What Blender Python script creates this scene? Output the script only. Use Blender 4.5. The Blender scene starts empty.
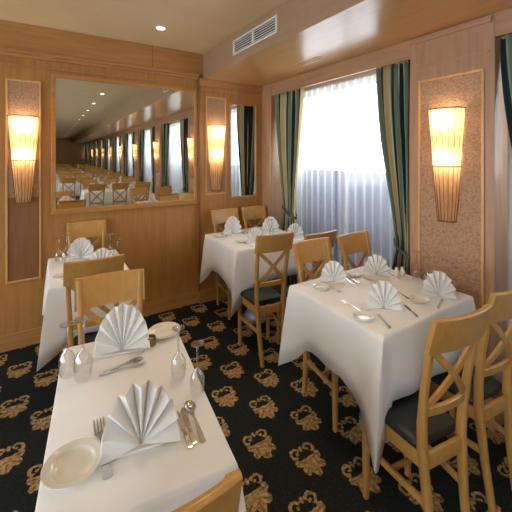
import bpy, bmesh, math, random
from mathutils import Vector, Matrix
random.seed(7)
S = bpy.context.scene
COL = S.collection
PI = math.pi
H = 1.6            # eye height
ZT = 0.80          # table top (cloth surface)
YW = 3.36          # mirror wall
XW = 2.17          # window wall face (pilasters)
ZC = 2.68          # ceiling
ZS = 2.41          # soffit underside
XS = 1.41          # soffit edge
BAY = 2.255
YB = -20.0         # far end of the hall
XL = -3.0          # far side wall of the hall

# ------------------------------------------------------------------ node helpers
def new_mat(name):
    m = bpy.data.materials.new(name); m.use_nodes = True
    nt = m.node_tree; nt.nodes.clear()
    out = nt.nodes.new('ShaderNodeOutputMaterial')
    return m, nt, out

class E:
    """tiny expression wrapper over math nodes"""
    def __init__(s, nt, v): s.nt = nt; s.v = v
    def op(s, o, *a):
        n = s.nt.nodes.new('ShaderNodeMath'); n.operation = o
        for i, q in enumerate((s,) + a):
            q = q.v if isinstance(q, E) else q
            if isinstance(q, (int, float)): n.inputs[i].default_value = q
            else: s.nt.links.new(q, n.inputs[i])
        return E(s.nt, n.outputs[0])
    def __add__(s, o): return s.op('ADD', o)
    def __sub__(s, o): return s.op('SUBTRACT', o)
    def __mul__(s, o): return s.op('MULTIPLY', o)
    def __truediv__(s, o): return s.op('DIVIDE', o)
    def mx(s, o): return s.op('MAXIMUM', o)
    def mn(s, o): return s.op('MINIMUM', o)
    def abs(s): return s.op('ABSOLUTE')
    def lt(s, o): return s.op('LESS_THAN', o)
    def gt(s, o): return s.op('GREATER_THAN', o)
    def sqrt(s): return s.op('SQRT')
    def cos(s): return s.op('COSINE')
    def sin(s): return s.op('SINE')
    def fract(s): return s.op('FRACT')
    def at2(s, o): return s.op('ARCTAN2', o)

def ln(nt, a, b): nt.links.new(a, b)
def node(nt, t, **kw):
    n = nt.nodes.new(t)
    for k, v in kw.items(): setattr(n, k, v)
    return n
def bsdf(nt, out, col=(.8,.8,.8), rough=.5, metal=0, spec=.5, coat=0, sheen=0):
    b = node(nt, 'ShaderNodeBsdfPrincipled')
    b.inputs['Base Color'].default_value = (*col, 1)
    b.inputs['Roughness'].default_value = rough
    b.inputs['Metallic'].default_value = metal
    b.inputs['Specular IOR Level'].default_value = spec
    b.inputs['Coat Weight'].default_value = coat
    b.inputs['Sheen Weight'].default_value = sheen
    ln(nt, b.outputs[0], out.inputs[0])
    return b
def ramp(nt, stops, interp='LINEAR'):
    r = node(nt, 'ShaderNodeValToRGB'); cr = r.color_ramp; cr.interpolation = interp
    while len(cr.elements) > 1: cr.elements.remove(cr.elements[-1])
    cr.elements[0].position = stops[0][0]; cr.elements[0].color = (*stops[0][1], 1)
    for p, c in stops[1:]:
        e = cr.elements.new(p); e.color = (*c, 1)
    return r
def coords(nt, scale=(1,1,1), kind='Object'):
    t = node(nt, 'ShaderNodeTexCoord'); mp = node(nt, 'ShaderNodeMapping')
    mp.inputs['Scale'].default_value = scale
    ln(nt, t.outputs[kind], mp.inputs[0]); return mp.outputs[0]
def noise(nt, vec, scale, detail=4, rough=.55):
    n = node(nt, 'ShaderNodeTexNoise'); n.inputs['Scale'].default_value = scale
    n.inputs['Detail'].default_value = detail; n.inputs['Roughness'].default_value = rough
    ln(nt, vec, n.inputs['Vector']); return n.outputs['Fac']
def bump(nt, b, h, strength=.3, dist=.01):
    n = node(nt, 'ShaderNodeBump'); n.inputs['Strength'].default_value = strength
    n.inputs['Distance'].default_value = dist
    ln(nt, h, n.inputs['Height']); ln(nt, n.outputs[0], b.inputs['Normal'])
def srgb(r, g, b):
    f = lambda c: ((c/255+.055)/1.055)**2.4 if c > 10 else c/255/12.92
    return (f(r), f(g), f(b))
def mulc(c, k): return tuple(min(1, x*k) for x in c)

def wood(name, col, rough=.35, scale=(14,14,1.2), var=.22, coat=.15, spec=.5):
    m, nt, out = new_mat(name); b = bsdf(nt, out, col, rough, coat=coat, spec=spec)
    b.inputs['Coat Roughness'].default_value = .15
    v = coords(nt, scale)
    f = noise(nt, v, 2.2, 6, .6)
    r = ramp(nt, [(.25, mulc(col, 1-var)), (.5, col), (.75, mulc(col, 1+var*.8))])
    ln(nt, f, r.inputs[0]); ln(nt, r.outputs[0], b.inputs['Base Color'])
    return m
def plain(name, col, rough=.5, metal=0, spec=.5, coat=0, bscale=None, bstr=.1):
    m, nt, out = new_mat(name); b = bsdf(nt, out, col, rough, metal, spec, coat)
    v = coords(nt)
    f = noise(nt, v, 3.0, 3)
    r = ramp(nt, [(.3, mulc(col, .95)), (.7, mulc(col, 1.04))])
    ln(nt, f, r.inputs[0]); ln(nt, r.outputs[0], b.inputs['Base Color'])
    if bscale: bump(nt, b, noise(nt, v, bscale, 2), bstr, .002)
    return m

M = {}
M['wall_wood'] = wood('honey_wall_wood', srgb(180,129,70), .33)
M['wall_wood_h'] = wood('honey_wood_horizontal', srgb(184,132,76), .33, (1.2,14,14))
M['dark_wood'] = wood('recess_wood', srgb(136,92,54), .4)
M['pink_wood'] = wood('wall_wood_pink_light', srgb(176,136,104), .38)  # pinkish light on the window wall put into the wood colour
M['pink_lit_wood_h'] = wood('wall_wood_pink_light_horizontal', srgb(176,136,102), .38, (14,1.2,14))  # same pinkish light in the colour, grain turned horizontal
M['trim'] = wood('light_trim_wood', srgb(214,166,104), .3)
M['soffit'] = wood('lacquered_soffit_veneer', srgb(190,146,92), .30, (10,1.0,10), .12, .25)
M['fascia'] = wood('fascia_wood', srgb(166,136,108), .4, (14,1.2,14), .12)
M['chair_wood'] = wood('beech_chair_wood', srgb(184,138,74), .36, (20,20,5), .16)
M['leather'] = plain('dark_green_leather', srgb(34,40,38), .38, spec=.5, bscale=60, bstr=.12)
M['cloth'] = plain('white_table_linen', (.80,.785,.755), .85, spec=.2, bscale=9, bstr=.12)
M['napkin'] = plain('white_napkin_linen', (.82,.815,.80), .7, spec=.25)
M['porcelain'] = plain('ivory_porcelain', (.76,.74,.66), .16, coat=.4)
M['silver'] = plain('polished_cutlery_steel', (.62,.60,.57), .22, metal=1)
M['steel'] = plain('grey_blue_steel', srgb(150,160,176), .35, metal=.3)
M['bronze'] = plain('bronze_wire', srgb(120,76,38), .4, metal=.6)
M['white_metal'] = plain('white_vent_enamel', srgb(228,224,214), .4)
M['black'] = plain('dark_vent_interior', (.02,.02,.02), .8)
M['ceiling'] = plain('beige_ceiling_paint', srgb(230,208,164), .5, spec=.3)
M['plaster'] = plain('outer_wall_paint', srgb(196,180,160), .8)
M['sky_screen'] = plain('pale_blue_grey_sky_screen', srgb(150,158,184), .6)  # for the screen added outside the window wall
M['salt'] = plain('shaker_ceramic', (.75,.70,.58), .2, coat=.3)

# mirror
m, nt, out = new_mat('mirror_glass'); b = bsdf(nt, out, (.80,.80,.75), .0, 1.0); M['mirror'] = m
# stemware / panes: thin glass
def thin_glass(name, tint, lo, hi):
    m, nt, out = new_mat(name)
    t = node(nt, 'ShaderNodeBsdfTransparent'); t.inputs[0].default_value = (*tint, 1)
    g = node(nt, 'ShaderNodeBsdfGlossy'); g.inputs['Roughness'].default_value = .03
    lw = node(nt, 'ShaderNodeLayerWeight'); lw.inputs['Blend'].default_value = .3
    mr = node(nt, 'ShaderNodeMapRange'); mr.inputs['To Min'].default_value = lo; mr.inputs['To Max'].default_value = hi
    ln(nt, lw.outputs['Facing'], mr.inputs[0])
    mx = node(nt, 'ShaderNodeMixShader'); ln(nt, mr.outputs[0], mx.inputs[0])
    ln(nt, t.outputs[0], mx.inputs[1]); ln(nt, g.outputs[0], mx.inputs[2]); ln(nt, mx.outputs[0], out.inputs[0])
    return m
M['glass'] = thin_glass('clear_stemware_glass', (.94,.94,.93), .09, .85)
M['pane'] = thin_glass('window_pane_glass', (.97,.98,.98), .03, .3)
# amber glass candle holder
m, nt, out = new_mat('amber_glass'); b = bsdf(nt, out, srgb(150,120,60), .15); b.inputs['Transmission Weight'].default_value = .5; M['amber'] = m

# carpet with gold scroll-and-palmette motif
def carpet():
    m, nt, out = new_mat('dark_carpet_gold_motif'); b = bsdf(nt, out, (.01,.012,.012), .95, spec=.1)
    tc = node(nt, 'ShaderNodeTexCoord'); sep = node(nt, 'ShaderNodeSeparateXYZ'); ln(nt, tc.outputs['Object'], sep.inputs[0])
    nzv = coords(nt)
    nz = E(nt, noise(nt, nzv, 38, 3)) - .5
    nz2 = E(nt, noise(nt, nzv, 30, 2)) - .5
    x = E(nt, sep.outputs[0]) + nz*.022; y = E(nt, sep.outputs[1]) + nz2*.022
    px, py = .335, .42
    def motif(ox, oy):
        a = (((x - ox)/px + .5).fract() - .5)*px
        c = (((y - oy)/py + .5).fract() - .5)*py
        # palmette: lobed fan towards -Y
        c1 = c + .020
        r = (a*a + c1*c1*.8).sqrt(); th = a.at2(c1*-1.0)
        R = ((th*3.5).cos().abs()*.024 + .054)
        fan = (r - R).lt(0.0).mn(c1.lt(.024))
        vein = ((th*7.0).cos().gt(.86)).mn(r.gt(.028))           # dark veins between petals
        fan = (fan - vein*.55).mx(0.0)
        # two C scrolls
        aa = a.abs() - .042; c2 = c - .046
        rs = (aa*aa + c2*c2).sqrt()
        ring = (rs - .026).abs().lt(.0078)
        gap = (aa*-1.0 + c2*-.9).gt(.020)
        ring = (ring - gap).mx(0.0)
        a3 = a.abs() - .034; c3 = c - .042
        bead = ((a3*a3 + c3*c3).sqrt()).lt(.009)
        # bud between scrolls and small side leaves
        c4 = c - .060
        bud = ((a*a*3.0 + c4*c4*.8).sqrt()).lt(.016)
        a5 = a.abs() - .062; c5 = c - .006
        leaf = ((a5*a5 + c5*c5*2.2).sqrt()).lt(.014)
        return fan.mx(ring).mx(bead).mx(bud).mx(leaf)
    ox, oy = .987, 1.545
    mask = motif(ox, oy).mx(motif(ox + px/2, oy + py/2))
    g = ramp(nt, [(.3, srgb(118,86,54)), (.5, srgb(168,134,86)), (.7, srgb(204,178,130))])
    ln(nt, noise(nt, nzv, 55, 3), g.inputs[0])
    d = ramp(nt, [(.3, srgb(26,30,29)), (.7, srgb(44,48,44))]); ln(nt, noise(nt, nzv, 90, 2), d.inputs[0])
    mx = node(nt, 'ShaderNodeMix', data_type='RGBA')
    ln(nt, mask.v, mx.inputs[0]); ln(nt, d.outputs[0], mx.inputs[6]); ln(nt, g.outputs[0], mx.inputs[7])
    ln(nt, mx.outputs[2], b.inputs['Base Color'])
    bump(nt, b, noise(nt, nzv, 260, 2), .5, .004)
    return m
M['carpet'] = carpet()

# woven wallpaper in the sconce panels
def woven(name, col):
    m, nt, out = new_mat(name); b = bsdf(nt, out, col, .6)
    v = coords(nt)
    vo = node(nt, 'ShaderNodeTexVoronoi'); vo.inputs['Scale'].default_value = 78; ln(nt, v, vo.inputs['Vector'])
    n2 = noise(nt, v, 60, 3)
    r = ramp(nt, [(.0, mulc(col, 1.15)), (.35, col), (.8, mulc(col, .72))]); ln(nt, vo.outputs['Distance'], r.inputs[0])
    ln(nt, r.outputs[0], b.inputs['Base Color'])
    bump(nt, b, vo.outputs['Distance'], .6, .006)
    return m
M['woven'] = woven('woven_wallcovering', srgb(182,142,108))

# striped curtain by width coordinate
def stripes():
    m, nt, out = new_mat('striped_curtain_fabric'); b = bsdf(nt, out, (.1,.2,.15), .75, spec=.3, sheen=.2)
    uv = node(nt, 'ShaderNodeUVMap'); sep = node(nt, 'ShaderNodeSeparateXYZ'); ln(nt, uv.outputs[0], sep.inputs[0])
    f = (E(nt, sep.outputs[0])*1.995).fract()
    G = srgb(146,160,130); D = srgb(44,64,66); Y = srgb(232,208,150); N = srgb(28,38,52); P = srgb(204,204,180)
    r = ramp(nt, [(0,D),(.13,G),(.30,P),(.36,N),(.50,Y),(.61,G),(.70,N),(.80,P),(.86,D),(.93,Y)], 'CONSTANT')
    tr = node(nt, 'ShaderNodeBsdfTranslucent'); ln(nt, r.outputs[0], tr.inputs[0])
    mxs = node(nt, 'ShaderNodeMixShader'); mxs.inputs[0].default_value = .25
    ln(nt, b.outputs[0], mxs.inputs[1]); ln(nt, tr.outputs[0], mxs.inputs[2]); ln(nt, mxs.outputs[0], out.inputs[0])
    ln(nt, f.v, r.inputs[0]); ln(nt, r.outputs[0], b.inputs['Base Color'])
    return m
M['stripe'] = stripes()
# sheer voile
m, nt, out = new_mat('white_voile')
t = node(nt, 'ShaderNodeBsdfTransparent'); t.inputs[0].default_value = (1,1,1,1)
tl = node(nt, 'ShaderNodeBsdfTranslucent'); tl.inputs[0].default_value = (.93,.94,.96,1)
df = node(nt, 'ShaderNodeBsdfDiffuse'); df.inputs[0].default_value = (.90,.91,.94,1)
m1 = node(nt, 'ShaderNodeMixShader'); m1.inputs[0].default_value = .4; ln(nt, tl.outputs[0], m1.inputs[1]); ln(nt, df.outputs[0], m1.inputs[2])
lw = node(nt, 'ShaderNodeLayerWeight'); lw.inputs['Blend'].default_value = .5
mr = node(nt, 'ShaderNodeMapRange'); mr.inputs['To Min'].default_value = .30; mr.inputs['To Max'].default_value = .95; ln(nt, lw.outputs['Facing'], mr.inputs[0])
m2 = node(nt, 'ShaderNodeMixShader'); ln(nt, mr.outputs[0], m2.inputs[0]); ln(nt, t.outputs[0], m2.inputs[1]); ln(nt, m1.outputs[0], m2.inputs[2])
ln(nt, m2.outputs[0], out.inputs[0]); M['voile'] = m
# lamp shade: translucent parchment
m, nt, out = new_mat('parchment_lamp_shade')
tl = node(nt, 'ShaderNodeBsdfTranslucent'); df = node(nt, 'ShaderNodeBsdfDiffuse'); t = node(nt, 'ShaderNodeBsdfTransparent')
v = coords(nt, (1,1,.3)); nf = noise(nt, v, 45, 4)
r = ramp(nt, [(.3, srgb(224,186,136)), (.7, srgb(250,230,196))]); ln(nt, nf, r.inputs[0])
ln(nt, r.outputs[0], tl.inputs[0]); ln(nt, r.outputs[0], df.inputs[0]); t.inputs[0].default_value = (1,.85,.6,1)
m1 = node(nt, 'ShaderNodeMixShader'); m1.inputs[0].default_value = .25; ln(nt, tl.outputs[0], m1.inputs[1]); ln(nt, df.outputs[0], m1.inputs[2])
m2 = node(nt, 'ShaderNodeMixShader'); m2.inputs[0].default_value = .10; ln(nt, m1.outputs[0], m2.inputs[1]); ln(nt, t.outputs[0], m2.inputs[2])
ln(nt, m2.outputs[0], out.inputs[0]); M['shade'] = m
def emit(name, col, st):
    m, nt, out = new_mat(name); e = node(nt, 'ShaderNodeEmission'); e.inputs[0].default_value = (*col, 1); e.inputs[1].default_value = st
    ln(nt, e.outputs[0], out.inputs[0]); return m
M['bulb'] = emit('glowing_bulb', (1,.80,.5), 45)
M['lens'] = emit('downlight_lens', (1,.9,.7), 12)

# ------------------------------------------------------------------ mesh builder
class MB:
    def __init__(s): s.bm = bmesh.new(); s.uv = None
    def box(s, x0, x1, y0, y1, z0, z1, bev=0, mi=0, mat=None):
        r = bmesh.ops.create_cube(s.bm, size=1)
        vs = r['verts']
        for v in vs:
            v.co = Vector(((x0+x1)/2 + v.co.x*(x1-x0), (y0+y1)/2 + v.co.y*(y1-y0), (z0+z1)/2 + v.co.z*(z1-z0)))
        fs = list({f for v in vs for f in v.link_faces})
        if bev:
            es = list({e for v in vs for e in v.link_edges})
            rr = bmesh.ops.bevel(s.bm, geom=es, offset=bev, segments=2, affect='EDGES', profile=.6)
            fs = [f for f in rr['faces']] + [f for f in fs if f.is_valid]
            vs = list({v for f in fs for v in f.verts})
        for f in fs: f.material_index = mi
        if mat is not None: bmesh.ops.transform(s.bm, matrix=mat, verts=[v for v in vs if v.is_valid])
        return s
    def bar(s, p0, p1, w, t, up=(0,0,1), mi=0, bev=0):
        p0 = Vector(p0); p1 = Vector(p1); d = p1-p0; L = d.length; d.normalize()
        up = Vector(up); sx = d.cross(up)
        if sx.length < 1e-4: sx = d.cross(Vector((0,1,0)))
        sx.normalize(); sz = sx.cross(d)
        m = Matrix((( sx.x, d.x, sz.x, (p0.x+p1.x)/2), (sx.y, d.y, sz.y, (p0.y+p1.y)/2), (sx.z, d.z, sz.z, (p0.z+p1.z)/2), (0,0,0,1)))
        return s.box(-w/2, w/2, -L/2, L/2, -t/2, t/2, bev, mi, m)
    def rings(s, rings, closed=True, cap=True, mi=0):
        vr = [[s.bm.verts.new(p) for p in r] for r in rings]
        for a, b in zip(vr, vr[1:]):
            n = len(a)
            for i in range(n if closed else n-1):
                f = s.bm.faces.new((a[i], a[(i+1) % n], b[(i+1) % n], b[i])); f.material_index = mi
        if cap and closed:
            f = s.bm.faces.new(list(reversed(vr[0]))); f.material_index = mi
            f = s.bm.faces.new(vr[-1]); f.material_index = mi
        return vr
    def loft(s, secs, mi=0):
        """secs: (x, y, z, w, d) horizontal rectangles with chamfered corners"""
        rs = []
        for x, y, z, w, d in secs:
            w /= 2; d /= 2; c = min(w, d)*.3
            rs.append([(x-w+c,y-d,z),(x+w-c,y-d,z),(x+w,y-d+c,z),(x+w,y+d-c,z),(x+w-c,y+d,z),(x-w+c,y+d,z),(x-w,y+d-c,z),(x-w,y-d+c,z)])
        s.rings(rs, mi=mi); return s
    def lathe(s, prof, n=24, c=(0,0,0), mi=0, cap=True):
        rs = [[(c[0]+r*math.cos(2*PI*i/n), c[1]+r*math.sin(2*PI*i/n), c[2]+z) for i in range(n)] for r, z in prof]
        s.rings(rs, cap=cap, mi=mi); return s
    def tube(s, pts, r, n=8, mi=0):
        pts = [Vector(p) for p in pts]; rs = []
        for i, p in enumerate(pts):
            d = (pts[min(i+1, len(pts)-1)] - pts[max(i-1, 0)]).normalized()
            a = d.cross(Vector((0,0,1)))
            if a.length < 1e-3: a = d.cross(Vector((0,1,0)))
            a.normalize(); b = a.cross(d)
            rr = r[i] if isinstance(r, (list, tuple)) else r
            rs.append([p + (a*math.cos(2*PI*k/n) + b*math.sin(2*PI*k/n))*rr for k in range(n)])
        s.rings(rs, mi=mi); return s
    def build(s, name, mats, parent=None, smooth=None):
        bmesh.ops.recalc_face_normals(s.bm, faces=s.bm.faces)
        me = bpy.data.meshes.new(name); s.bm.to_mesh(me); s.bm.free()
        for mm in (mats if isinstance(mats, list) else [mats]): me.materials.append(mm)
        if smooth:
            for p in me.polygons: p.use_smooth = True
            me.set_sharp_from_angle(angle=math.radians(smooth))
        o = bpy.data.objects.new(name, me); COL.objects.link(o)
        if parent: o.parent = parent
        return o

def tag(o, label, cat, group=None, kind=None):
    o['label'] = label; o['category'] = cat
    if group: o['group'] = group
    if kind: o['kind'] = kind
    return o
def struct(o): o['kind'] = 'structure'; return o
def thing(name, label, cat, loc=(0,0,0), rz=0, group=None):
    o = bpy.data.objects.new(name, None); COL.objects.link(o); o.empty_display_size = .1
    o.location = loc; o.rotation_euler = (0,0,rz)
    return tag(o, label, cat, group)
def dup(root, loc, rz, label, group=None):
    r = root.copy(); COL.objects.link(r); r.location = loc; r.rotation_euler = (0,0,rz)
    r['label'] = label
    if group: r['group'] = group
    for ch in list(root.children):
        c = ch.copy(); COL.objects.link(c); c.parent = r
        for g in list(ch.children):
            d = g.copy(); COL.objects.link(d); d.parent = c
    return r
R = math.radians

# ------------------------------------------------------------------ room shell
mb = MB(); mb.box(XL, XW+.3, YB, YW, -.05, 0); struct(mb.build('floor', M['carpet']))
mb = MB(); mb.box(XL, XW+.3, YB, YW, ZC, ZC+.05); struct(mb.build('ceiling', M['ceiling']))
mb = MB(); mb.box(XS, XW+.3, YB, YW, ZS, ZC, .004); so = struct(mb.build('ceiling_soffit', [M['soffit'], M['fascia']]))
for p in so.data.polygons:
    if p.normal.x < -.7: p.material_index = 1
# mirror wall
mb = MB(); mb.box(XL-.1, XW+.45, YW, YW+.12, 0, ZC+.05); struct(mb.build('wall_front', M['wall_wood']))
mb = MB(); mb.box(1.365, XW, YW-.03, YW, 0, ZS, .003); struct(mb.build('wall_front_column', M['wall_wood']))
mb = MB(); mb.box(XL, 1.365, YW-.014, YW, 0, .13, .003); mb.box(1.365, XW, YW-.044, YW-.03, 0, .13, .003); struct(mb.build('baseboard_front', M['wall_wood_h']))
mb = MB()   # cornice ledge and frieze above
mb.box(XL, XS-.002, YW-.02, YW, 2.455, ZC)
mb.box(XL, 1.365, YW-.045, YW, 2.425, 2.455, .006)
mb.box(XL, 1.365, YW-.03, YW, 2.40, 2.425, .004)
mb.box(XL, 1.365, YW-.018, YW, 2.325, 2.34, .003)
struct(mb.build('trim_1', M['wall_wood_h']))
mb = MB()
mb.box(.87, .876, YW-.023, YW, 2.455, ZC)
struct(mb.build('trim_2', M['dark_wood']))
mb = MB(); mb.box(1.362, XW, YW-.05, YW-.03, 2.34, 2.41, .005); mb.box(1.362, XW, YW-.042, YW-.03, 2.29, 2.305, .003)
struct(mb.build('trim_3', M['wall_wood_h']))
mb = MB(); mb.box(1.352, 1.372, YW-.045, YW-.0, .13, 2.42, .004); struct(mb.build('trim_4', M['dark_wood']))

def panel_front(n, x0, x1, z0, z1, yw, mat_in):
    """moulded frame with a wall covering inside, on the mirror wall"""
    mb = MB(); mb.box(x0, x1, yw-.004, yw, z0, z1); p = struct(mb.build('trim_%d' % n, mat_in))
    t = .014; mb = MB()
    mb.box(x0-t, x0, yw-.016, yw, z0-t, z1+t, .003); mb.box(x1, x1+t, yw-.016, yw, z0-t, z1+t, .003)
    mb.box(x0, x1, yw-.016, yw, z1, z1+t, .003); mb.box(x0, x1, yw-.016, yw, z0-t, z0, .003)
    mb.build('moulding', M['trim'], p)
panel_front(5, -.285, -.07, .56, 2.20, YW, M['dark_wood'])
mb = MB(); mb.box(-.285, -.07, YW-.006, YW-.004, 1.24, 2.20); struct(mb.build('trim_6', M['woven']))
panel_front(7, 1.45, 1.67, 1.17, 2.21, YW-.03, M['woven'])

# window wall: pilasters between window bays
bays = [(3.14 - BAY*k, 3.14 - BAY*k - 1.73) for k in range(11)]
mb = MB()
mb.box(XW+.20, XW+.45, YB, YW, 0, .22)             # wall below the windows
mb.box(XW+.20, XW+.45, YB, YW, 2.27, ZC)            # wall over the windows
struct(mb.build('wall_right', M['plaster']))
mb = MB()
mb.box(XW, XW+.17, bays[0][0], YW-.001, 0, ZS)
for k in range(len(bays)):
    y1 = bays[k][1]; y0 = bays[k+1][0] if k+1 < len(bays) else YB
    mb.box(XW, XW+.17, y0, y1, 0, ZS, .003)
struct(mb.build('wall_right_pilasters', M['pink_wood']))
mb = MB()
for a, b_ in bays: mb.box(XW+.005, XW+.025, b_, a, 2.275, ZS)
struct(mb.build('trim_9', M['pink_lit_wood_h']))
mb = MB()
for k in range(len(bays)):
    y1 = bays[k][1]; y0 = bays[k+1][0] if k+1 < len(bays) else YB
    if y1 < YB+.4: continue
    mb.box(XW-.02, XW, y0+.01, y1-.0, 2.365, 2.395, .005)
    mb.box(XW-.008, XW, y0+.03, y1-.05, 2.19, 2.205, .003)
struct(mb.build('trim_10', M['pink_lit_wood_h']))
n = 10
for k in range(len(bays)-1):
    y1 = bays[k][1]; y0 = bays[k+1][0]
    a, c = y0+.065, y1-.08
    n += 1
    mb = MB(); mb.box(XW-.004, XW, a, c, .3, 2.09); p = struct(mb.build('trim_%d' % n, M['woven']))
    t = .014; mb = MB()
    mb.box(XW-.014, XW, a-t, a, .3-t, 2.09+t, .003); mb.box(XW-.014, XW, c, c+t, .3-t, 2.09+t, .003)
    mb.box(XW-.014, XW, a, c, 2.09, 2.09+t, .003); mb.box(XW-.014, XW, a, c, .3-t, .3, .003)
    mb.build('moulding', M['trim'], p)
# windows
wn = 0
for k, (a, c) in enumerate(bays):
    wn += 1
    x = XW+.30; mb = MB(); ya, yc = a-.05, c+.05
    for (q0, q1, z0, z1) in ((ya-.05, ya, .22, 2.27), (yc, yc+.05, .22, 2.27), (yc, ya, .22, .27), (yc, ya, 2.23, 2.27), ((ya+yc)/2-.015, (ya+yc)/2+.015, .27, 2.23)):
        mb.box(x-.02, x+.02, q0, q1, z0, z1)
    mb.box(XW+.20, XW+.45, a-.05, a+.3, .22, 2.27); mb.box(XW+.20, XW+.45, c-.3, c+.05, .22, 2.27)
    w = struct(mb.build('window_%d' % wn, M['white_metal']))
    mb = MB(); mb.box(x-.002, x+.002, yc+.05, ya-.05, .27, 2.23); mb.build('glass_pane', M['pane'], w)
mb = MB(); mb.box(XW+.50, XW+.55, YB, YW+1, -.05, 1.42); struct(mb.build('added_sky_screen', M['sky_screen']))  # added screen outside the glass, keeps sky light off the lower sheers
mb = MB(); mb.box(XW+.45, XW+.50, YB, YW+1, -.05, 0); struct(mb.build('floor_outside', M['sky_screen']))
# far side of the hall and its end wall
mb = MB(); mb.box(XL-.12, XL, YB, YW, 0, .5); mb.box(XL-.12, XL, YB, YW, 2.27, ZC)
for k in range(len(bays)+1):
    y1 = bays[k][1] if k < len(bays) else YB
    y0 = bays[k+1][0] if k+1 < len(bays) else YB
    if k == 3: y0 = YB
    if k > 3: break
    if y1 - y0 > .02: mb.box(XL-.12, XL, y0, y1, .5, 2.27)
mb.box(XL-.12, XL, bays[0][0], YW, .5, 2.27)
struct(mb.build('wall_left', M['wall_wood']))
for k, (a, c) in enumerate(bays[:4]):
    wn += 1
    mb = MB(); x = XL-.06
    for (q0, q1, z0, z1) in ((a-.05, a, .5, 2.27), (c, c+.05, .5, 2.27), (c+.05, a-.05, .5, .55), (c+.05, a-.05, 2.22, 2.27)):
        mb.box(x-.02, x+.02, q0, q1, z0, z1)
    w = struct(mb.build('window_%d' % wn, M['white_metal']))
    mb = MB(); mb.box(x-.002, x+.002, c+.05, a-.05, .55, 2.22); mb.build('glass_pane', M['pane'], w)
mb = MB(); mb.box(XL-.12, XW+.45, YB-.12, YB, 0, ZC+.05); struct(mb.build('wall_back', M['wall_wood']))

# ------------------------------------------------------------------ mirrors
def wall_mirror(x0, x1, z0, z1, yw, label, fw=.035, ft=.022):
    r = thing('wall_mirror', label, 'mirror', (x0, yw, z0), 0, 'wall mirrors')
    mb = MB(); mb.box(0, x1-x0, -.008, -.002, 0, z1-z0); mb.build('mirror_glass', M['mirror'], r)
    w, h = x1-x0, z1-z0; mb = MB()
    mb.box(-fw, 0, -ft, 0, -fw, h+fw, .004); mb.box(w, w+fw, -ft, 0, -fw, h+fw, .004)
    mb.box(0, w, -ft, 0, h, h+fw, .004); mb.box(0, w, -ft, 0, -fw, 0, .004); mb.box(-fw, w+fw, -ft-.012, 0, -fw-.012, -fw, .003)
    mb.build('frame', M['wall_wood_h'], r)
wall_mirror(.05, 1.316, 1.12, 2.26, YW, 'large wood-framed mirror on the honey wood wall reflecting the long dining hall')
wall_mirror(1.745, 2.075, 1.12, 2.16, YW-.03, 'narrow tall mirror in the room corner reflecting a curtain and bright window', .02, .014)

# ------------------------------------------------------------------ curtains
def drape(name, y_far, y_near, gy, gw, gz, x, label, n=7, amp=.032, group=None, x0lo=.03):
    """gathered curtain: full width at the rail, pulled in to (gy, gw) at height gz"""
    bm = bmesh.new(); uvl = bm.loops.layers.uv.new('UVMap')
    cols = n*10; rows = 44; zt = 2.275; zb = .02
    grid = []
    for j in range(rows+1):
        z = zt + (zb-zt)*j/rows
        if z >= gz:
            q = (zt-z)/(zt-gz); s = q*q*(3-2*q)*.75 + q**4*.25
        else:
            q = (gz-z)/gz; s = 1 - .45*min(1, q*1.6)**.7
        row = []
        for i in range(cols+1):
            u = i/cols
            y0 = y_far + (y_near-y_far)*u
            y1 = gy + gw*(.5-u)
            ph = u*n*2*PI + .7*math.sin(u*9) + .5*math.sin(z*3)
            yy = y0*(1-s) + y1*s
            aa = amp*(1-.35*s)
            row.append(bm.verts.new((x + aa*math.sin(ph) + aa*.35*math.sin(ph*.37+2), yy + .006*math.cos(ph), z)))
        grid.append(row)
    for j in range(rows):
        for i in range(cols):
            f = bm.faces.new((grid[j][i], grid[j][i+1], grid[j+1][i+1], grid[j+1][i])); f.smooth = True
            for l, uu in zip(f.loops, (i/cols, (i+1)/cols, (i+1)/cols, i/cols)): l[uvl].uv = (uu, 0)
    me = bpy.data.meshes.new(name); bm.to_mesh(me); bm.free(); me.materials.append(M['stripe'])
    r = thing('striped_curtain', label, 'curtain', (0,0,0), 0, group)
    o = bpy.data.objects.new('fabric', me); COL.objects.link(o); o.parent = r
    md = o.modifiers.new('thick', 'SOLIDIFY'); md.thickness = .003
    # tieback band
    mb = MB(); w = abs(gw)/2 + .02
    mb.rings([[(x + .052*math.cos(t)*k, gy + w*math.sin(t)*k2, gz + dz + .05*math.sin(t)) for t in [2*PI*i/24 for i in range(24)]] for dz, k, k2 in ((-.014,1,1),(.014,1,1),(.014,.93,.96),(-.014,.93,.96),(-.014,1,1))], cap=False)
    mb.build('tieback', M['stripe2'], r, 40)
    return r
M['stripe2'] = plain('dark_tieback_fabric', srgb(70,86,76), .7)
CX = XW+.055
def sheer(y0, y1, label, n=9):
    mb = MB(); cols = n*10; x = XW+.155
    zs = [2.27, 1.9, 1.6, 1.3, 1.0, .6, .05]
    rs = []
    for z in zs:
        a = .010 + .006*(2.27-z)
        rs.append([(x + a*math.sin(i/cols*n*2*PI + .6*math.sin(i*.13)+.2*z), y0 + (y1-y0)*i/cols, z) for i in range(cols+1)])
    mb.rings(rs, closed=False, cap=False)
    o = mb.build('sheer_curtain', M['voile'], None, 180)
    return tag(o, label, 'sheer curtain', 'white sheer curtains')
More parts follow.
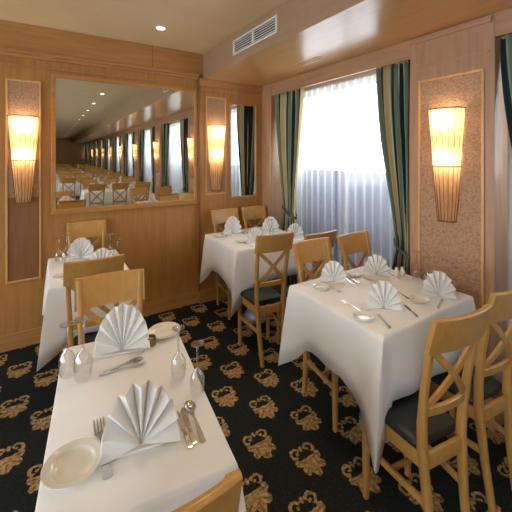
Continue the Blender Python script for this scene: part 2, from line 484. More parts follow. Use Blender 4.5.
for k, (a, c) in enumerate(bays):
    if k == 0:
        L = ('striped curtain in the room corner, tied back left of the bright window',
             'striped curtain tied back right of the bright window, beside the lit wall panel',
             'white sheer curtain panel over the left half of the bright window', 'white sheer curtain panel over the right half of the bright window')
        g = 'striped curtains by the tables'
    elif k == 1:
        L = ('dark striped curtain at the right edge of the photo, beyond the lit wall panel',) + ('striped curtain reflected in the large mirror',) + ('sheer window curtain reflected in the large mirror',)*2
        g = 'striped curtains by the tables'
    else:
        L = ('striped curtain reflected in the large mirror',)*2 + ('sheer window curtain reflected in the large mirror',)*2
        g = None
    drape('cf', a-.005, a-.51, a-.27, .20, .97, CX, L[0], group=g or 'curtains reflected in the mirror')
    drape('cn', c+.33, c+.005, c+.085, .12, .90, CX, L[1], group='curtains reflected in the mirror' if k else g)
    mid = (a+c)/2
    s1 = sheer(a-.03, mid+.01, L[2]); s2 = sheer(mid-.01, c+.03, L[3])
    if k: s1['group'] = s2['group'] = 'sheer curtains reflected in the mirror'

# ------------------------------------------------------------------ sconces
def sconce_proto():
    r = thing('wall_sconce', 'x', 'wall lamp', (0,0,0), 0, 'tapered wall sconces')
    hgt = .71; N = 18
    def sec(t):   # t 0 bottom .. 1 top -> half width, depth
        return .052 + .056*t**.85, .05 + .055*t
    def arc(t, k=1.0, off=0):
        w, d = sec(t)
        return [((w*k+off)*math.cos(PI*i/N), -((d*k+off)*math.sin(PI*i/N)) - .004, t*hgt) for i in range(N+1)]
    mb = MB(); mb.rings([arc(j/12) for j in range(13)], closed=False, cap=False)
    mb.build('shade', M['shade'], r, 180)
    for t in (0.0, .49, 1.0):
        mb = MB(); mb.tube(arc(t, 1, .002), .0042, 6); mb.build('hoop', M['bronze'], r, 60)
    for i in range(0, N+1, 2):
        mb = MB(); pts = [arc(j/8, 1, .002)[i] for j in range(9)]; mb.tube(pts, .0017, 5); mb.build('rib', M['bronze'], r, 60)
    mb = MB(); mb.box(-.05, .05, -.004, 0, .02, hgt-.02); mb.build('back_plate', M['trim'], r)
    for z in (.38, .60):
        mb = MB(); mb.lathe([(.004,-.022),(.014,-.014),(.018,0),(.014,.014),(.004,.022)], 12, (0,-.045,z)); mb.build('bulb', M['bulb'], r, 60)
    return r
def sconce_lights(loc, rz, e):
    for z, k in ((.40, 1.0), (.66, .8)):
        l = bpy.data.lights.new('sconce_light', 'POINT'); l.energy = e*k; l.color = (1,.78,.53); l.shadow_soft_size = .018
        o = bpy.data.objects.new('sconce_light', l); COL.objects.link(o)
        v = Matrix.Rotation(rz, 3, 'Z') @ Vector((0,-.052,z)); o.location = Vector(loc) + v
sp = sconce_proto()
SC = [((-.178, YW-.005, 1.20), 0, 'glowing tapered wall sconce at far left, left of the large mirror'),
      ((1.56, YW-.035, 1.20), 0, 'glowing tapered wall sconce between the large mirror and the narrow corner mirror'),
      ((XW-.005, 1.147, 1.175), -PI/2, 'glowing tapered wall sconce on the textured panel at right between curtains')]
for k in range(1, 8): SC.append(((XW-.005, 1.147-BAY*k, 1.175), -PI/2, 'wall sconce reflected in the large mirror'))
for i, (loc, rz, lab) in enumerate(SC):
    if i == 0:
        sp.location = loc; sp.rotation_euler = (0,0,rz); sp['label'] = lab
    else:
        dup(sp, loc, rz, lab, 'tapered wall sconces' if i < 3 else 'sconces reflected in the mirror')
    if i < 6: sconce_lights(loc, rz, 1.6)

# ------------------------------------------------------------------ ceiling fittings
def downlight_proto():
    r = thing('ceiling_downlight', 'x', 'ceiling light', (0,0,0), 0, 'ceiling downlights')
    mb = MB(); mb.lathe([(.034,-.0005),(.050,-.0005),(.050,-.006),(.040,-.010),(.034,-.006),(.034,-.0005)], 28, cap=False); mb.build('trim_ring', M['white_metal'], r, 40)
    mb = MB(); mb.lathe([(.034,-.0012),(.034,-.004),(.012,-.0055)], 24); mb.build('lens', M['lens'], r, 40)
    return r
dl = downlight_proto()
DL = 21.0
for k in range(17):
    y = 2.83 - 1.31*k; loc = (.81, y, ZC)
    lab = 'small round recessed ceiling downlight near the top of the mirror wall' if k == 0 else 'ceiling downlight reflected in the large mirror'
    if k == 0: dl.location = loc; dl['label'] = lab
    else: dup(dl, loc, 0, lab, 'downlights reflected in the mirror')
    for x in (.81,):
        l = bpy.data.lights.new('downlight', 'SPOT'); l.energy = DL*(.8, 1.25)[k] if k < 2 else DL*.4; l.color = (1,.74,.45); l.spot_size = R(125); l.spot_blend = .9; l.shadow_soft_size = .04
        o = bpy.data.objects.new('downlight_lamp', l); COL.objects.link(o); o.location = (x, y, ZC-.02)
# air vent
v = thing('air_vent', 'white slotted air vent grille on the edge of the lowered ceiling', 'vent', (XS, 2.285, 2.545))
mb = MB(); mb.box(-.004, -.001, -.315, .315, -.055, .055); mb.build('backing', M['black'], v)
mb = MB()
mb.box(-.016, 0, -.335, .335, .05, .066, .003); mb.box(-.016, 0, -.335, .335, -.066, -.05, .003)
mb.box(-.016, 0, -.335, -.315, -.05, .05, .003); mb.box(-.016, 0, .315, .335, -.05, .05, .003); mb.box(-.014, 0, -.012, .012, -.05, .05)
mb.build('frame', M['white_metal'], v)
for i in range(5):
    z = -.038 + .019*i
    mb = MB(); mb.bar((-.009, -.315, z), (-.009, .315, z), .008, .0025, (0.5,0,1)); mb.build('slat', M['white_metal'], v)
# soffit slot diffuser and panel joints
v = thing('ceiling_vent', 'thin slot vent set in the lacquered wooden soffit over the window', 'vent', (1.93, 2.19, ZS))
mb = MB(); mb.box(-.03, .03, -.14, .14, -.006, -.0005, .002); mb.build('frame', M['trim'], v)
mb = MB(); mb.box(-.012, .012, -.125, .125, -.008, -.006); mb.build('slot', M['dark_wood'], v)

# ------------------------------------------------------------------ chair
CW = .155   # half width
def chair_parts(add):
    mi_w, mi_l = 0, 1
    for sx in (-1, 1):
        mb = MB(); mb.loft([(sx*(CW-.022), .135, 0, .024, .024), (sx*(CW-.02), .135, .40, .032, .032), (sx*(CW-.02), .135, .430, .032, .032)]); add(mb, 'leg', 0)
    for sx in (-1, 1):
        pts = [(0,-.200,.026,.026),(.2,-.172,.028,.030),(.44,-.152,.028,.036),(.55,-.155,.027,.034),(.7,-.172,.026,.028),(.85,-.200,.025,.024),(.995,-.237,.023,.020)]
        mb = MB(); mb.loft([(sx*(CW-.014 - .048*max(0, 1-z)), y, z, w, d) for z, y, w, d in pts]); add(mb, 'back_leg', 0)
    # aprons
    mb = MB()
    mb.box(-CW+.03, CW-.03, .128, .146, .370, .430, .002); mb.box(-CW+.052, CW-.052, -.166, -.148, .370, .430, .002)
    for sx in (-1, 1): mb.bar((sx*(CW-.043), -.145, .400), (sx*(CW-.021), .128, .400), .016, .060, bev=.002)
    add(mb, 'seat_frame', 0)
    # cushion
    mb = MB(); prof = [(.94,.432),(.98,.437),(.99,.446),(.98,.457),(.93,.465),(.6,.472),(.2,.475)]
    rs = []
    for k, z in prof:
        ring = []
        for i in range(40):
            t = 2*PI*i/40; c, s_ = math.cos(t), math.sin(t); e = .28
            ring.append((CW*1.0*k*math.copysign(abs(c)**e, c), -.003 + .15*k*math.copysign(abs(s_)**e, s_), z))
        rs.append(ring)
    # keep the cushion clear of the rear posts
    for ring in rs:
        for i, (x, y, z) in enumerate(ring):
            q = max(0, min(1, (.13 - y)/.28)); x *= 1 - .17*q
            ring[i] = (x, y if y >= -.13 else -.13 + (y+.13)*.25, z)
    mb.rings(rs); add(mb, 'seat', 1)
    # curved top rail
    def rail(z0, z1, hw, yc0, yc1, bow, th):
        mb = MB(); n = 14; rs = []
        for i in range(n+1):
            x = -hw + 2*hw*i/n; b = bow*(1-(x/hw)**2)
            rs.append([(x, yc0-b-th/2, z0), (x, yc0-b+th/2, z0), (x, yc1-b+th/2, z1-.004), (x, yc1-b+th/2-.004, z1), (x, yc1-b-th/2+.004, z1), (x, yc1-b-th/2, z1-.004)])
        mb.rings(rs); return mb
    add(rail(.86, 1.0, CW+.003, -.203, -.238, .022, .022), 'top_rail', 0)
    add(rail(.585, .622, CW-.040, -.160, -.165, .012, .018), 'lower_rail', 0)
    # crossed slats
    for sx in (-1, 1):
        mb = MB(); n = 10; rs = []
        for i in range(n+1):
            t = i/n; hwz = CW - .046 + .020*t; x = sx*hwz*(2*t-1); z = .612 + (.865-.612)*t; y = -.164 - .043*t - .016*math.sin(PI*t) + sx*.0022
            dx, dz = .250, .253*sx; L = math.hypot(dx, dz); nx, nz = -dz/L, dx/L; w = .013
            rs.append([(x+nx*w, y-.006, z+nz*w), (x-nx*w, y-.006, z-nz*w), (x-nx*w, y+.006, z-nz*w), (x+nx*w, y+.006, z+nz*w)])
        mb.rings(rs); add(mb, 'cross_slat', 0)
    # stretchers
    for sx in (-1, 1):
        mb = MB(); mb.bar((sx*(CW-.050), -.165, .24), (sx*(CW-.022), .125, .24), .016, .026, bev=.003); add(mb, 'stretcher', 0)
    mb = MB(); mb.bar((-CW+.038, .0, .24), (CW-.038, .0, .24), .016, .022, bev=.003); add(mb, 'stretcher', 0)

def chair_proto():
    r = thing('dining_chair', 'x', 'chair', (0,0,0), 0, 'cross-back dining chairs')
    def add(mb, nm, k): mb.build(nm, M['leather'] if k else M['chair_wood'], r, 50)
    chair_parts(add); return r
cp = chair_proto()
CH = [  # x, y (seat centre), heading (0 faces the mirror wall), label
 (.175, .80, -6, 'wooden chair whose top rail cuts the bottom edge of the photo beside the nearest table'),
 (.237, 1.555, 174, 'wooden cross-back chair behind the nearest table, its rail just behind the farther fan napkin'),
 (.225, 2.345, 0, 'wooden cross-back chair at the near side of the small table below the large mirror'),
 (.285, 3.07, 180, 'wooden chair standing against the wall directly below the large mirror'),
 (1.475, 2.275, -6, 'wooden cross-back chair in the middle of the room, seen full from behind'),
 (1.615, 2.99, 180, 'wooden cross-back chair below the middle sconce at the far side of the corner table'),
 (1.985, 2.99, 180, 'wooden cross-back chair in the room corner below the narrow mirror'),
 (1.775, 2.13, 0, 'wooden chair before the window, mostly hidden, only its dark top rail showing'),
 (1.54, 1.51, 178, 'wooden cross-back chair at the far side of the right table, nearer the aisle'),
 (1.945, 1.49, 180, 'wooden cross-back chair at the far side of the right table, nearest the window'),
 (1.368, .885, -8, 'wooden cross-back chair with dark green seat in the right foreground, the nearest whole chair'),
 (1.80, .885, -6, 'wooden cross-back chair with dark seat at the right edge of the photo'),
]
for i, (x, y, a, lab) in enumerate(CH):
    if i == 0:
        cp.location = (x, y, 0); cp.rotation_euler = (0,0,R(a)); cp['label'] = lab
    else: dup(cp, (x, y, 0), R(a), lab, 'cross-back dining chairs')

# ------------------------------------------------------------------ tables and cloths
def make_table(x, y, w, l, rz, label, group='dining tables'):
    r = thing('dining_table', label, 'table', (x, y, 0), rz, group)
    mb = MB(); mb.box(-w/2+.004, w/2-.004, -l/2+.004, l/2-.004, .765, .793, .004); mb.build('table_top', M['chair_wood'], r)
    mb = MB(); mb.lathe([(.026,.14),(.024,.17),(.024,.745),(.05,.755),(.05,.765)], 20); mb.build('column', M['steel'], r, 40)
    mb = MB(); mb.lathe([(.105,0),(.105,.03),(.10,.06),(.08,.09),(.05,.12),(.026,.14)], 32); mb.build('pedestal_base', M['steel'], r, 40)
    return r
def make_cloth(x, y, w, l, rz, drop, tip, label, group='white tablecloths', seed=0, flare=.06, tips=None, flaps={}):
    rnd = random.Random(seed); mb = MB(); bm = mb.bm
    hw, hl = w/2, l/2; N = 22; per = []     # perimeter samples: (bx, by, nx, ny, k, corner index)
    corners = [(hw,hl),(-hw,hl),(-hw,-hl),(hw,-hl)]
    Lc = .15
    for ci in range(4):
        c0 = Vector(corners[ci]); c1 = Vector(corners[(ci+1) % 4]); d = c1-c0; L = d.length; d.normalize()
        nrm = Vector((d.y, -d.x))
        if nrm.dot(c0+c1) < 0: nrm = -nrm
        ts = sorted(set([0, .006, .012, .03, .055, .085, .12, .15] + [L-q for q in (.006,.012,.03,.055,.085,.12,.15)] + [.15+(L-.3)*i/12 for i in range(1,12)]))
        for t in ts:
            p = c0 + d*t
            k0 = max(0, 1-t/flaps.get(ci, (Lc,Lc))[0]); k1 = max(0, 1-(L-t)/flaps.get((ci+1) % 4, (Lc,Lc))[1])
            cc = ci if k0 >= k1 else (ci+1) % 4
            k = max(k0, k1); diag = Vector(corners[cc]); diag = Vector((math.copysign(.7071, diag.x), math.copysign(.7071, diag.y)))
            if len(flaps.get(cc, ())) > 2: diag = Vector(flaps[cc][2])
            per.append((p, nrm, k, diag, cc, ci*7+t*9))
    rings = []
    tv = [0, .02, .06, .15, .3, .5, .75, 1.0]
    tipd = tips or [tip]*4
    for t in tv:
        ring = []
        for (p, nrm, k, diag, cc, ph) in per:
            kk = k**1.25
            D = drop + (tipd[cc]-drop)*k
            n2 = nrm*(1-kk) + diag*kk
            out = .004*min(1, t*30) + (.010 + .010*math.sin(ph*2.3+seed) )*t
            fl = flare*(k**1.7)*(t**.8) - .018*(4*k*(1-k))**2*t
            q = p*(1 - (.0 if t > 0 else .006)) + n2*out + diag*fl
            z = ZT - D*t if t > 0.021 else ZT - (.004 if t > 0 else 0)
            ring.append((q.x, q.y, z))
        rings.append(ring)
    vr = mb.rings(rings, closed=True, cap=False)
    top = bm.faces.new(vr[0])
    o = mb.build('tablecloth', M['cloth'], None, 55)
    o.location = (x, y, 0); o.rotation_euler = (0,0,rz)
    sm = o.modifiers.new('thick', 'SOLIDIFY'); sm.thickness = .0016; sm.offset = 1 if True else -1
    return tag(o, label, 'tablecloth', group)
TB = [
 (.232, 1.165, .445, .77, R(-6.5), .315, .34, 'nearest table at lower left, under a white cloth with two fan napkins', 'white tablecloth on the nearest table at lower left', None, {}),
 (.235, 2.65, .47, .66, 0, .315, .44, 'small table below the large mirror under a white cloth', 'white tablecloth on the small table below the large mirror', None, {}),
 (1.70, 2.73, .75, .66, 0, .30, .50, 'square table in the room corner under a white cloth', 'white tablecloth with hanging pointed corners on the corner table', None, {1:(.17,.12), 2:(.19,.22,(-1.25,-.75))}),
 (1.63, 1.265, .77, .66, 0, .305, .50, 'large table at right by the sconce panel, set for four under a white cloth', 'white tablecloth on the large table at right set for four', None, {1:(.16,.08), 2:(.05,.24,(-1.55,-.75)), 3:(.10,.05), 0:(.05,.05)}),
]
for i, (x, y, w, l, rz, dr, tp, lt, lc, tips, fl) in enumerate(TB):
    make_table(x, y, w, l, rz, lt); make_cloth(x, y, w, l, rz, dr, tp, lc, seed=i, tips=tips, flaps=fl)

# ------------------------------------------------------------------ napkins
def fan_mesh(name, rx, rz, pleats, depth, spread=1.0):
    mb = MB(); n = pleats*2; rad = [.0, .12, .3, .5, .7, .85, .96, 1.0]
    rings = []
    for q in rad:
        ring = []
        for i in range(n+1):
            a = PI*(.5 + spread*(.5 - i/n))
            zig = (1 if i % 2 else -1)*depth*(.12 + .88*q)
            rr = q*(1 - (.035 if i % 2 else 0)*q)
            lean = .10*q*rz*max(0, math.sin(a))
            ring.append((rx*rr*math.cos(a), zig + lean, .012 + max(-.006, rz*rr*math.sin(a)) + .004*(1-q)))
        rings.append(ring)
    vr = mb.rings(rings, closed=False, cap=False)
    o = mb.build(name, M['napkin'], None, 18)
    md = o.modifiers.new('t', 'SOLIDIFY'); md.thickness = .0022; md.offset = 0
    return o
def napkin_proto(rx, rz, pleats, depth, spread=1.0):
    r = thing('fan_napkin', 'x', 'napkin', (0,0,0), 0, 'fan-folded white napkins')
    f = fan_mesh('fan', rx, rz, pleats, depth, spread); f.parent = r
    # folded foot in front and the tail that props the fan from behind
    mb = MB(); n = 10
    mb.rings([[(rx*.96*math.cos(PI*i/n), .004 - .014*math.sin(PI*i/n), .0012) for i in range(n+1)],
              [(rx*.9*math.cos(PI*i/n), .002 - .010*math.sin(PI*i/n), .004) for i in range(n+1)],
              [(rx*.5*math.cos(PI*i/n), -.002 - .004*math.sin(PI*i/n), .007) for i in range(n+1)]], closed=False, cap=False)
    o = mb.build('foot_fold', M['napkin'], r, 30); md = o.modifiers.new('t', 'SOLIDIFY'); md.thickness = .0018; md.offset = 1
    mb = MB()
    mb.rings([[(-rx*.35, .008+depth, .004), (0, .02+depth, .006), (rx*.35, .008+depth, .004)], [(-.008, .05, rz*.5), (0, .056, rz*.5), (.008, .05, rz*.5)]], closed=False, cap=False)
    mb.rings([[(-.006, .05, rz*.5), (.006, .05, rz*.5)], [(-.03, .105, .002), (.03, .105, .002)]], closed=False, cap=False)
    o = mb.build('tail_fold', M['napkin'], r, 30); md = o.modifiers.new('t', 'SOLIDIFY'); md.thickness = .0018; md.offset = 0
    return r
n1 = napkin_proto(.104, .160, 8, .021, 1.04)
n1.location = (.212, .925, ZT+.001); n1.rotation_euler = (0,0,R(-10)); n1['label'] = 'large fan napkin standing nearest the camera on the lower left table'
n2 = napkin_proto(.106, .180, 9, .016, 1.0)
n2.location = (.25, 1.41, ZT+.001); n2.rotation_euler = (0,0,R(-14)); n2['label'] = 'white fan napkin at the far end of the nearest table'
NK = [(.205, 2.84, -22, 'left one of two white fan napkins on the small mirror table', .95),
      (.305, 2.47, -12, 'white fan napkin on the small mirror table, half hidden by the chair rail', .82),
      (1.55, 2.91, 0, 'white fan napkin at the far left of the corner table, nearest the middle sconce', .95),
      (1.575, 2.53, -20, 'white fan napkin on the corner table, just above the middle chair rail', .8),
      (1.935, 2.81, -20, 'white fan napkin at the far right of the corner table, by the corner curtain', .9),
      (1.99, 2.48, -30, 'white fan napkin nearest the window on the corner table', .8),
      (1.50, 1.49, -35, 'white fan napkin at the far left of the right table, amid cutlery', .78),
      (1.82, 1.42, -35, 'white fan napkin at the far side of the right table, nearest the curtain tie', .82),
      (1.455, 1.09, -38, 'white fan napkin front and centre on the right table', .86),
      (1.835, 1.02, -40, 'half-round white fan napkin at the panel end of the right table', .86)]
for x, y, a, lab, s in NK:
    o = dup(n1 if a <= -20 else n2, (x, y, ZT+.001), R(a), lab, 'fan-folded white napkins'); o.scale = (s, s, s)

# ------------------------------------------------------------------ crockery, cutlery, glasses
def plate_mesh(r):
    mb = MB()
    mb.lathe([(.001,.004),(r*.62,.004),(r*.70,.009),(r*.80,.013),(r*.97,.0165),(r,.0175),(r*1.0,.0190),(r*.965,.0190),(r*.93,.0172),(r*.76,.0155),(r*.73,.0145),(r*.69,.0085),(r*.64,.0066),(r*.3,.006),(.001,.006)], 48)
    mb.lathe([(r*.55,0),(r*.58,0),(r*.58,.0045),(r*.55,.0045)], 32)
    return mb.build('bread_plate', M['porcelain'], None, 40)
pl = plate_mesh(.070)
PL = [(.052, .958, 'ivory bread plate at the near left corner of the nearest table'),
      (.435, 1.462, 'ivory bread plate at the far right corner of the nearest table'),
      (1.292, 1.085, 'small white bread plate at the aisle corner of the right table'),
      (1.70, 1.05, 'white bread plate between the two front fan napkins of the right table'),
      (1.465, 2.60, 'white bread plate at the near left of the corner table'),
      (1.385, 2.88, 'white bread plate at the far left corner of the corner table'),
      (1.365, 1.46, 'white bread plate at the far left corner of the right table'),
      (1.70, 1.50, 'white bread plate at the far side of the right table between two fan napkins'),
      (.07, 2.47, 'white bread plate at the left edge of the small mirror table')]
for i, (x, y, lab) in enumerate(PL):
    o = pl if i == 0 else pl.copy()
    if i: COL.objects.link(o)
    o.location = (x, y, ZT+.001); tag(o, lab, 'plate', 'bread plates')
    if i > 1: o.scale = (.72,.72,.9)
# rim line of the two near plates
def fork_mesh():
    mb = MB(); L = .19
    def strip(pts):   # (y, halfwidth, z)
        rs = [[(-w, y, z), (w, y, z), (w, y, z+.0018), (-w, y, z+.0018)] for y, w, z in pts]; mb.rings(rs)
    strip([(-.095,.0065,.001),(-.09,.0085,.001),(-.06,.0065,.003),(-.01,.003,.006),(.02,.0028,.006),(.036,.006,.004),(.046,.011,.002),(.054,.0115,.001)])
    for k in range(4):
        x = -.0095 + k*.00633
        rs = [[(x-w, y, z), (x+w, y, z), (x+w, y, z+.0016), (x-w, y, z+.0016)] for y, w, z in ((.053,.0018,.001),(.07,.0017,.0015),(.09,.0015,.004),(.097,.0008,.006))]; mb.rings(rs)
    return mb.build('fork', M['silver'], None, 50)
def knife_mesh():
    mb = MB()
    rs = [[(-w, y, 0.001), (w, y, 0.001), (w, y, z), (-w, y, z)] for y, w, z in ((-.085,.006,.006),(-.08,.008,.0075),(-.04,.0065,.0075),(-.012,.005,.006),(-.008,.004,.004),(0,.0085,.003),(.05,.0095,.0026),(.075,.008,.0022),(.09,.002,.002))]
    mb.rings(rs); return mb.build('knife', M['silver'], None, 50)
def spoon_mesh():
    mb = MB()
    rs = [[(-w, y, z), (w, y, z), (w, y, z+.0018), (-w, y, z+.0018)] for y, w, z in ((-.08,.006,.001),(-.074,.008,.001),(-.04,.005,.004),(.0,.0026,.007),(.03,.003,.006),(.038,.004,.005))]
    mb.rings(rs)
    n = 20; rr = []
    for q, dz in ((1.0,.007),(.8,.0035),(.5,.0018),(.1,.001)):
        rr.append([(.0165*q*math.cos(2*PI*i/n), .060 + .026*q*math.sin(2*PI*i/n), dz) for i in range(n)])
    mb.rings(rr, cap=False); mb.bm.faces.new([v for v in mb.bm.verts][-n:])
    o = mb.build('spoon', M['silver'], None, 50)
    md = o.modifiers.new('t', 'SOLIDIFY'); md.thickness = .0012; md.offset = 1
    return o
PF, PK, PS = fork_mesh(), knife_mesh(), spoon_mesh()
used = set()
def cut(proto, x, y, a, lab, grp='cutlery on the tables', z=0, s=1.0):
    o = proto if proto.name not in used else proto.copy()
    if o is proto: used.add(proto.name)
    else: COL.objects.link(o)
    o.location = (x, y, ZT+.001+z); o.rotation_euler = (0,0,R(a)); o.scale = (s,s,s)
    return tag(o, lab, proto.name.split('.')[0], grp)
cut(PF, .124, .985, -1, 'silver fork lying beside the nearest bread plate, left of the big fan napkin').scale = (1.35, 1.08, 1)
cut(PK, .330, .925, -4, 'silver knife just right of the big fan napkin, innermost of three pieces', s=.85)
cut(PK, .347, .930, -6, 'silver knife between another knife and a spoon on the nearest table', s=.85)
cut(PS, .370, .932, -6, 'silver spoon at the right edge of the nearest table', s=1.0)
cut(PF, .232, 1.300, -96, 'silver fork lying crosswise before the farther fan napkin of the nearest table', s=.85)
cut(PS, .238, 1.322, -86, 'silver spoon lying crosswise before the farther fan napkin of the nearest table', s=.85)
cut(PK, .285, 1.338, -62, 'short silver knife tilted across the fork and spoon of the nearest table', s=.5, z=.009)
side = 'silver cutlery set out among the napkins'
for j, (pr, x, y, a, lab) in enumerate([
    (PF, 1.345, 1.20, -5, 'silver fork at the aisle edge of the right table'),
    (PK, 1.355, 1.015, -30, 'silver knife in front of the middle fan napkin of the right table'),
    (PK, 1.56, 1.01, -30, 'silver knife right of the middle fan napkin of the right table'),
    (PK, 1.77, .975, -70, 'silver knife in front of the half-round napkin at right'),
    (PF, 1.70, 1.17, -15, 'silver fork between the front napkins of the right table'),
    (PS, 1.62, 1.16, -10, 'silver spoon behind the plate in the middle of the right table'),
    (PF, 1.43, 1.43, 175, 'silver fork left of the far fan napkin on the right table'),
    (PK, 1.60, 1.46, 165, 'silver knife right of the far fan napkin on the right table'),
    (PS, 1.63, 1.46, 170, 'silver spoon beside the far left napkin of the right table'),
    (PF, 1.72, 1.37, 175, 'silver fork left of the napkin by the curtain'),
    (PK, 1.92, 1.38, 170, 'silver knife right of the napkin by the curtain'),
    (PF, 1.48, 2.50, 0, 'silver fork beside the near napkin of the corner table'),
    (PK, 1.67, 2.50, 0, 'silver knife beside the near napkin of the corner table'),
    (PF, 1.46, 2.93, 180, 'silver fork left of the far left napkin of the corner table'),
    (PK, 1.66, 2.93, 180, 'silver knife right of the far left napkin of the corner table'),
    (PS, 1.70, 2.90, 180, 'silver spoon in the middle of the corner table'),
    (PF, .11, 2.70, 0, 'silver fork left of the fan napkin on the small mirror table'),
    (PK, .42, 2.80, 0, 'silver knife at the right of the small mirror table')]):
    cut(pr, x, y, a, lab, s=.8)
# upturned wine glass: rim down, foot up
def glass_proto(h, rb):
    mb = MB(); n = 28
    outer = [(rb*.80,0),(rb*.92,h*.10),(rb,h*.22),(rb*.93,h*.34),(rb*.62,h*.44),(rb*.22,h*.50),(.0042,h*.56),(.0036,h*.75),(.005,h*.94),(rb*.35,h*.975),(rb*.86,h*.99),(rb*.88,h)]
    inner = [(.002,h),(rb*.86,h)]
    mb.lathe(outer, n, cap=False)
    top = [v for v in mb.bm.verts][-n:]; mb.bm.faces.new(top)
    return mb.build('wine_glass', M['glass'], None, 60)
g1 = glass_proto(.185, .0275)
GL = [(.055, 1.375, 1.0, 'upturned wine glass at the far left corner of the nearest table'),
      (.103, 1.325, 1.14, 'taller upturned wine glass between the corner glass and the farther fan napkin'),
      (.392, 1.15, .96, 'upturned wine glass below the far plate at the right edge of the nearest table'),
      (.420, 1.04, .90, 'small upturned wine glass nearest the spoon on the nearest table'),
      (.062, 2.85, .97, 'upturned wine glass at the left end of the small mirror table'),
      (.105, 2.80, 1.10, 'taller upturned wine glass left of the fan napkin on the small mirror table'),
      (.392, 2.70, 1.05, 'taller upturned wine glass at the right of the small mirror table'),
      (.420, 2.55, .95, 'smaller upturned wine glass at the right edge of the small mirror table'),
      (1.975, 1.24, .98, 'upturned wine glass left behind the half-round napkin by the textured panel'),
      (1.965, 1.165, .88, 'smaller upturned wine glass just behind the half-round napkin'),
      (1.975, 1.06, .95, 'upturned wine glass at the wall end of the right table'),
      (1.955, .995, .85, 'small upturned wine glass right of the half-round napkin'),
      (1.74, 2.80, .95, 'upturned wine glass in the middle of the corner table between napkins'),
      (1.80, 2.60, .95, 'upturned wine glass left of the window-side napkin on the corner table'),
      (2.02, 2.60, .95, 'upturned wine glass at the window edge of the corner table')]
for i, (x, y, s, lab) in enumerate(GL):
    o = g1 if i == 0 else g1.copy()
    if i: COL.objects.link(o)
    o.location = (x, y, ZT+.001); o.scale = (s,s,s); tag(o, lab, 'glass', 'upturned wine glasses')
# salt and pepper, tea-light holder
def shaker(x, y, lab, grp='salt and pepper shakers'):
    r = thing('salt_shaker', lab, 'shaker', (x, y, ZT+.001), 0, grp)
    mb = MB(); mb.lathe([(.013,0),(.016,.004),(.017,.02),(.012,.042),(.011,.046)], 20); mb.build('body', M['salt'], r, 50)
    mb = MB(); mb.lathe([(.0115,.046),(.0125,.048),(.011,.056),(.004,.060)], 20); mb.build('cap', M['silver'], r, 50)
shaker(1.925, 1.345, 'small shaker on the right table, left of its pair by the curtain tie'); shaker(1.965, 1.33, 'small shaker on the right table, right of its pair by the curtain tie')
shaker(1.79, 2.72, 'small shaker in the middle of the corner table')
r = thing('candle_holder', 'small amber glass candle holder beside the far plate on the nearest table', 'candle holder', (.362, 1.405, ZT+.001))
mb = MB(); mb.lathe([(.016,0),(.019,.003),(.020,.03),(.0185,.036),(.0165,.036),(.0165,.016),(.001,.016)], 20); mb.build('cup', M['amber'], r, 50)
mb = MB(); mb.lathe([(.014,.0165),(.014,.024),(.001,.024)], 16); mb.build('candle', M['napkin'], r, 50)

# ------------------------------------------------------------------ the long hall the mirror shows
bmj = MB(); 
def chair_joined():
    tmp = []
    def add(mb, nm, k):
        for f in mb.bm.faces: f.material_index = k
        me = bpy.data.meshes.new('t'); bmesh.ops.recalc_face_normals(mb.bm, faces=mb.bm.faces); mb.bm.to_mesh(me); mb.bm.free(); tmp.append(me)
    chair_parts(add)
    bm = bmesh.new()
    for me in tmp: bm.from_mesh(me); bpy.data.meshes.remove(me)
    me = bpy.data.meshes.new('dining_chair'); bm.to_mesh(me); bm.free()
    me.materials.append(M['chair_wood']); me.materials.append(M['leather'])
    for p in me.polygons: p.use_smooth = True
    me.set_sharp_from_angle(angle=R(50))
    return me
cj = chair_joined()
def hall_chair(x, y, a):
    o = bpy.data.objects.new('dining_chair', cj); COL.objects.link(o); o.location = (x, y, 0); o.rotation_euler = (0,0,R(a))
    tag(o, 'wooden cross-back chair in the hall reflected in the large mirror', 'chair', 'chairs reflected in the mirror')
fan_me = [c for c in n1.children if c.name.startswith('fan')][0]
def hall_napkin(x, y, a):
    o = fan_me.copy(); COL.objects.link(o); o.parent = None; o.name = 'fan_napkin'; o.matrix_parent_inverse = Matrix()
    o.location = (x, y, ZT+.001); o.rotation_euler = (0,0,R(a)); o.scale = (.9,.9,.9)
    tag(o, 'white fan napkin in the hall reflected in the large mirror', 'napkin', 'napkins reflected in the mirror')
def hall_glass(x, y):
    o = g1.copy(); COL.objects.link(o); o.location = (x, y, ZT+.001); tag(o, 'upturned wine glass in the hall reflected in the large mirror', 'glass', 'glasses reflected in the mirror')
hall_t = None; hall_cl = {}
def hall_table(x, y, w, l, xs, wide):
    global hall_t
    lab = 'cloth-covered table in the hall reflected in the large mirror'
    if wide not in hall_cl:
        t = make_table(x, y, w, l, 0, lab, 'tables reflected in the mirror')
        c = make_cloth(x, y, w, l, 0, .31, .46, 'white tablecloth in the hall reflected in the large mirror', 'tablecloths reflected in the mirror', seed=9)
        hall_cl[wide] = (t, c)
    else:
        t, c = hall_cl[wide]
        dup(t, (x, y, 0), 0, lab, 'tables reflected in the mirror')
        c2 = c.copy(); COL.objects.link(c2); c2.location = (x, y, 0)
    for q in xs:
        hall_chair(q, y + l/2 + .10, 180); hall_chair(q, y - l/2 - .10, 0)
        hall_napkin(q, y + l/2 - .10, 180); hall_napkin(q, y - l/2 + .10, 0)
    hall_glass(x-.05, y); hall_glass(x+.08, y+.05)
hall_table(1.30, -1.30, 1.35, .66, (.82, 1.26, 1.72), 'long')
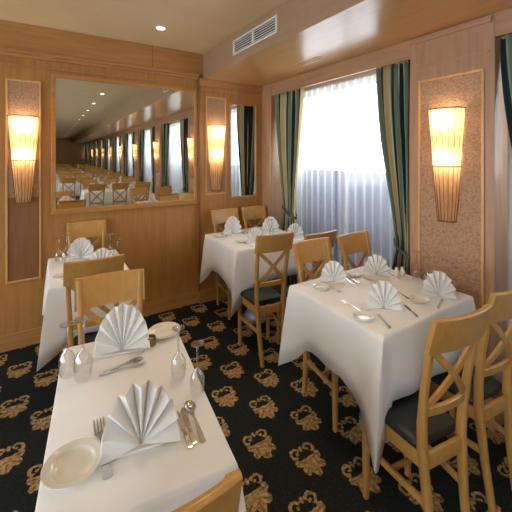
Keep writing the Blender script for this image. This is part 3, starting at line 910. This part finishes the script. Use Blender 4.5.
for k in range(2, 8):
    hall_table(1.62, 1.25 - BAY*k - .2, .78, .66, (1.43, 1.82), 'w')
for k in range(2, 8):
    hall_table(.62, 1.25 - BAY*k - .3, .78, .66, (.43, .82), 'w')

# ------------------------------------------------------------------ daylight, camera
w = bpy.data.worlds.new('sky'); S.world = w; w.use_nodes = True
nt = w.node_tree; nt.nodes.clear()
o = nt.nodes.new('ShaderNodeOutputWorld'); bg = nt.nodes.new('ShaderNodeBackground')
tc = nt.nodes.new('ShaderNodeTexCoord'); sp_ = nt.nodes.new('ShaderNodeSeparateXYZ'); ln(nt, tc.outputs['Generated'], sp_.inputs[0])
rp = ramp(nt, [(.0, (.55,.60,.66)), (.48, (.80,.86,.95)), (.55, (.86,.92,1.0)), (1, (.70,.83,1.0))])
mr = nt.nodes.new('ShaderNodeMapRange'); mr.inputs[1].default_value = -1; mr.inputs[2].default_value = 1; ln(nt, sp_.outputs[2], mr.inputs[0])
ln(nt, mr.outputs[0], rp.inputs[0]); ln(nt, rp.outputs[0], bg.inputs[0])
bg.inputs[1].default_value = 7.5
ln(nt, bg.outputs[0], o.inputs[0])
for k, (a, c) in enumerate(bays[:6]):
    for x, z0, z1, ry in ((XW+.34, .3, 2.25, PI/2), (XL-.10, .53, 2.24, -PI/2))[:2 if k < 4 else 1]:
        l = bpy.data.lights.new('window_portal', 'AREA'); l.shape = 'RECTANGLE'; l.size = z1-z0; l.size_y = a-c-.1; l.cycles.is_portal = True
        ob = bpy.data.objects.new('window_portal', l); COL.objects.link(ob); ob.location = (x, (a+c)/2, (z0+z1)/2); ob.rotation_euler = (0, ry, 0)

cam = bpy.data.cameras.new('camera'); co = bpy.data.objects.new('camera', cam); COL.objects.link(co)
co.location = (0, 0, H); co.rotation_euler = (PI/2, 0, -math.atan2(207, 331))
cam.sensor_width = 36; cam.lens = 331/512*36; cam.shift_y = -(256-154)/512; cam.clip_start = .02
S.camera = co
S.view_settings.view_transform = 'Standard'; S.view_settings.look = 'None'; S.view_settings.gamma = 1
S.view_settings.use_curve_mapping = False; S.view_settings.exposure = 0.0
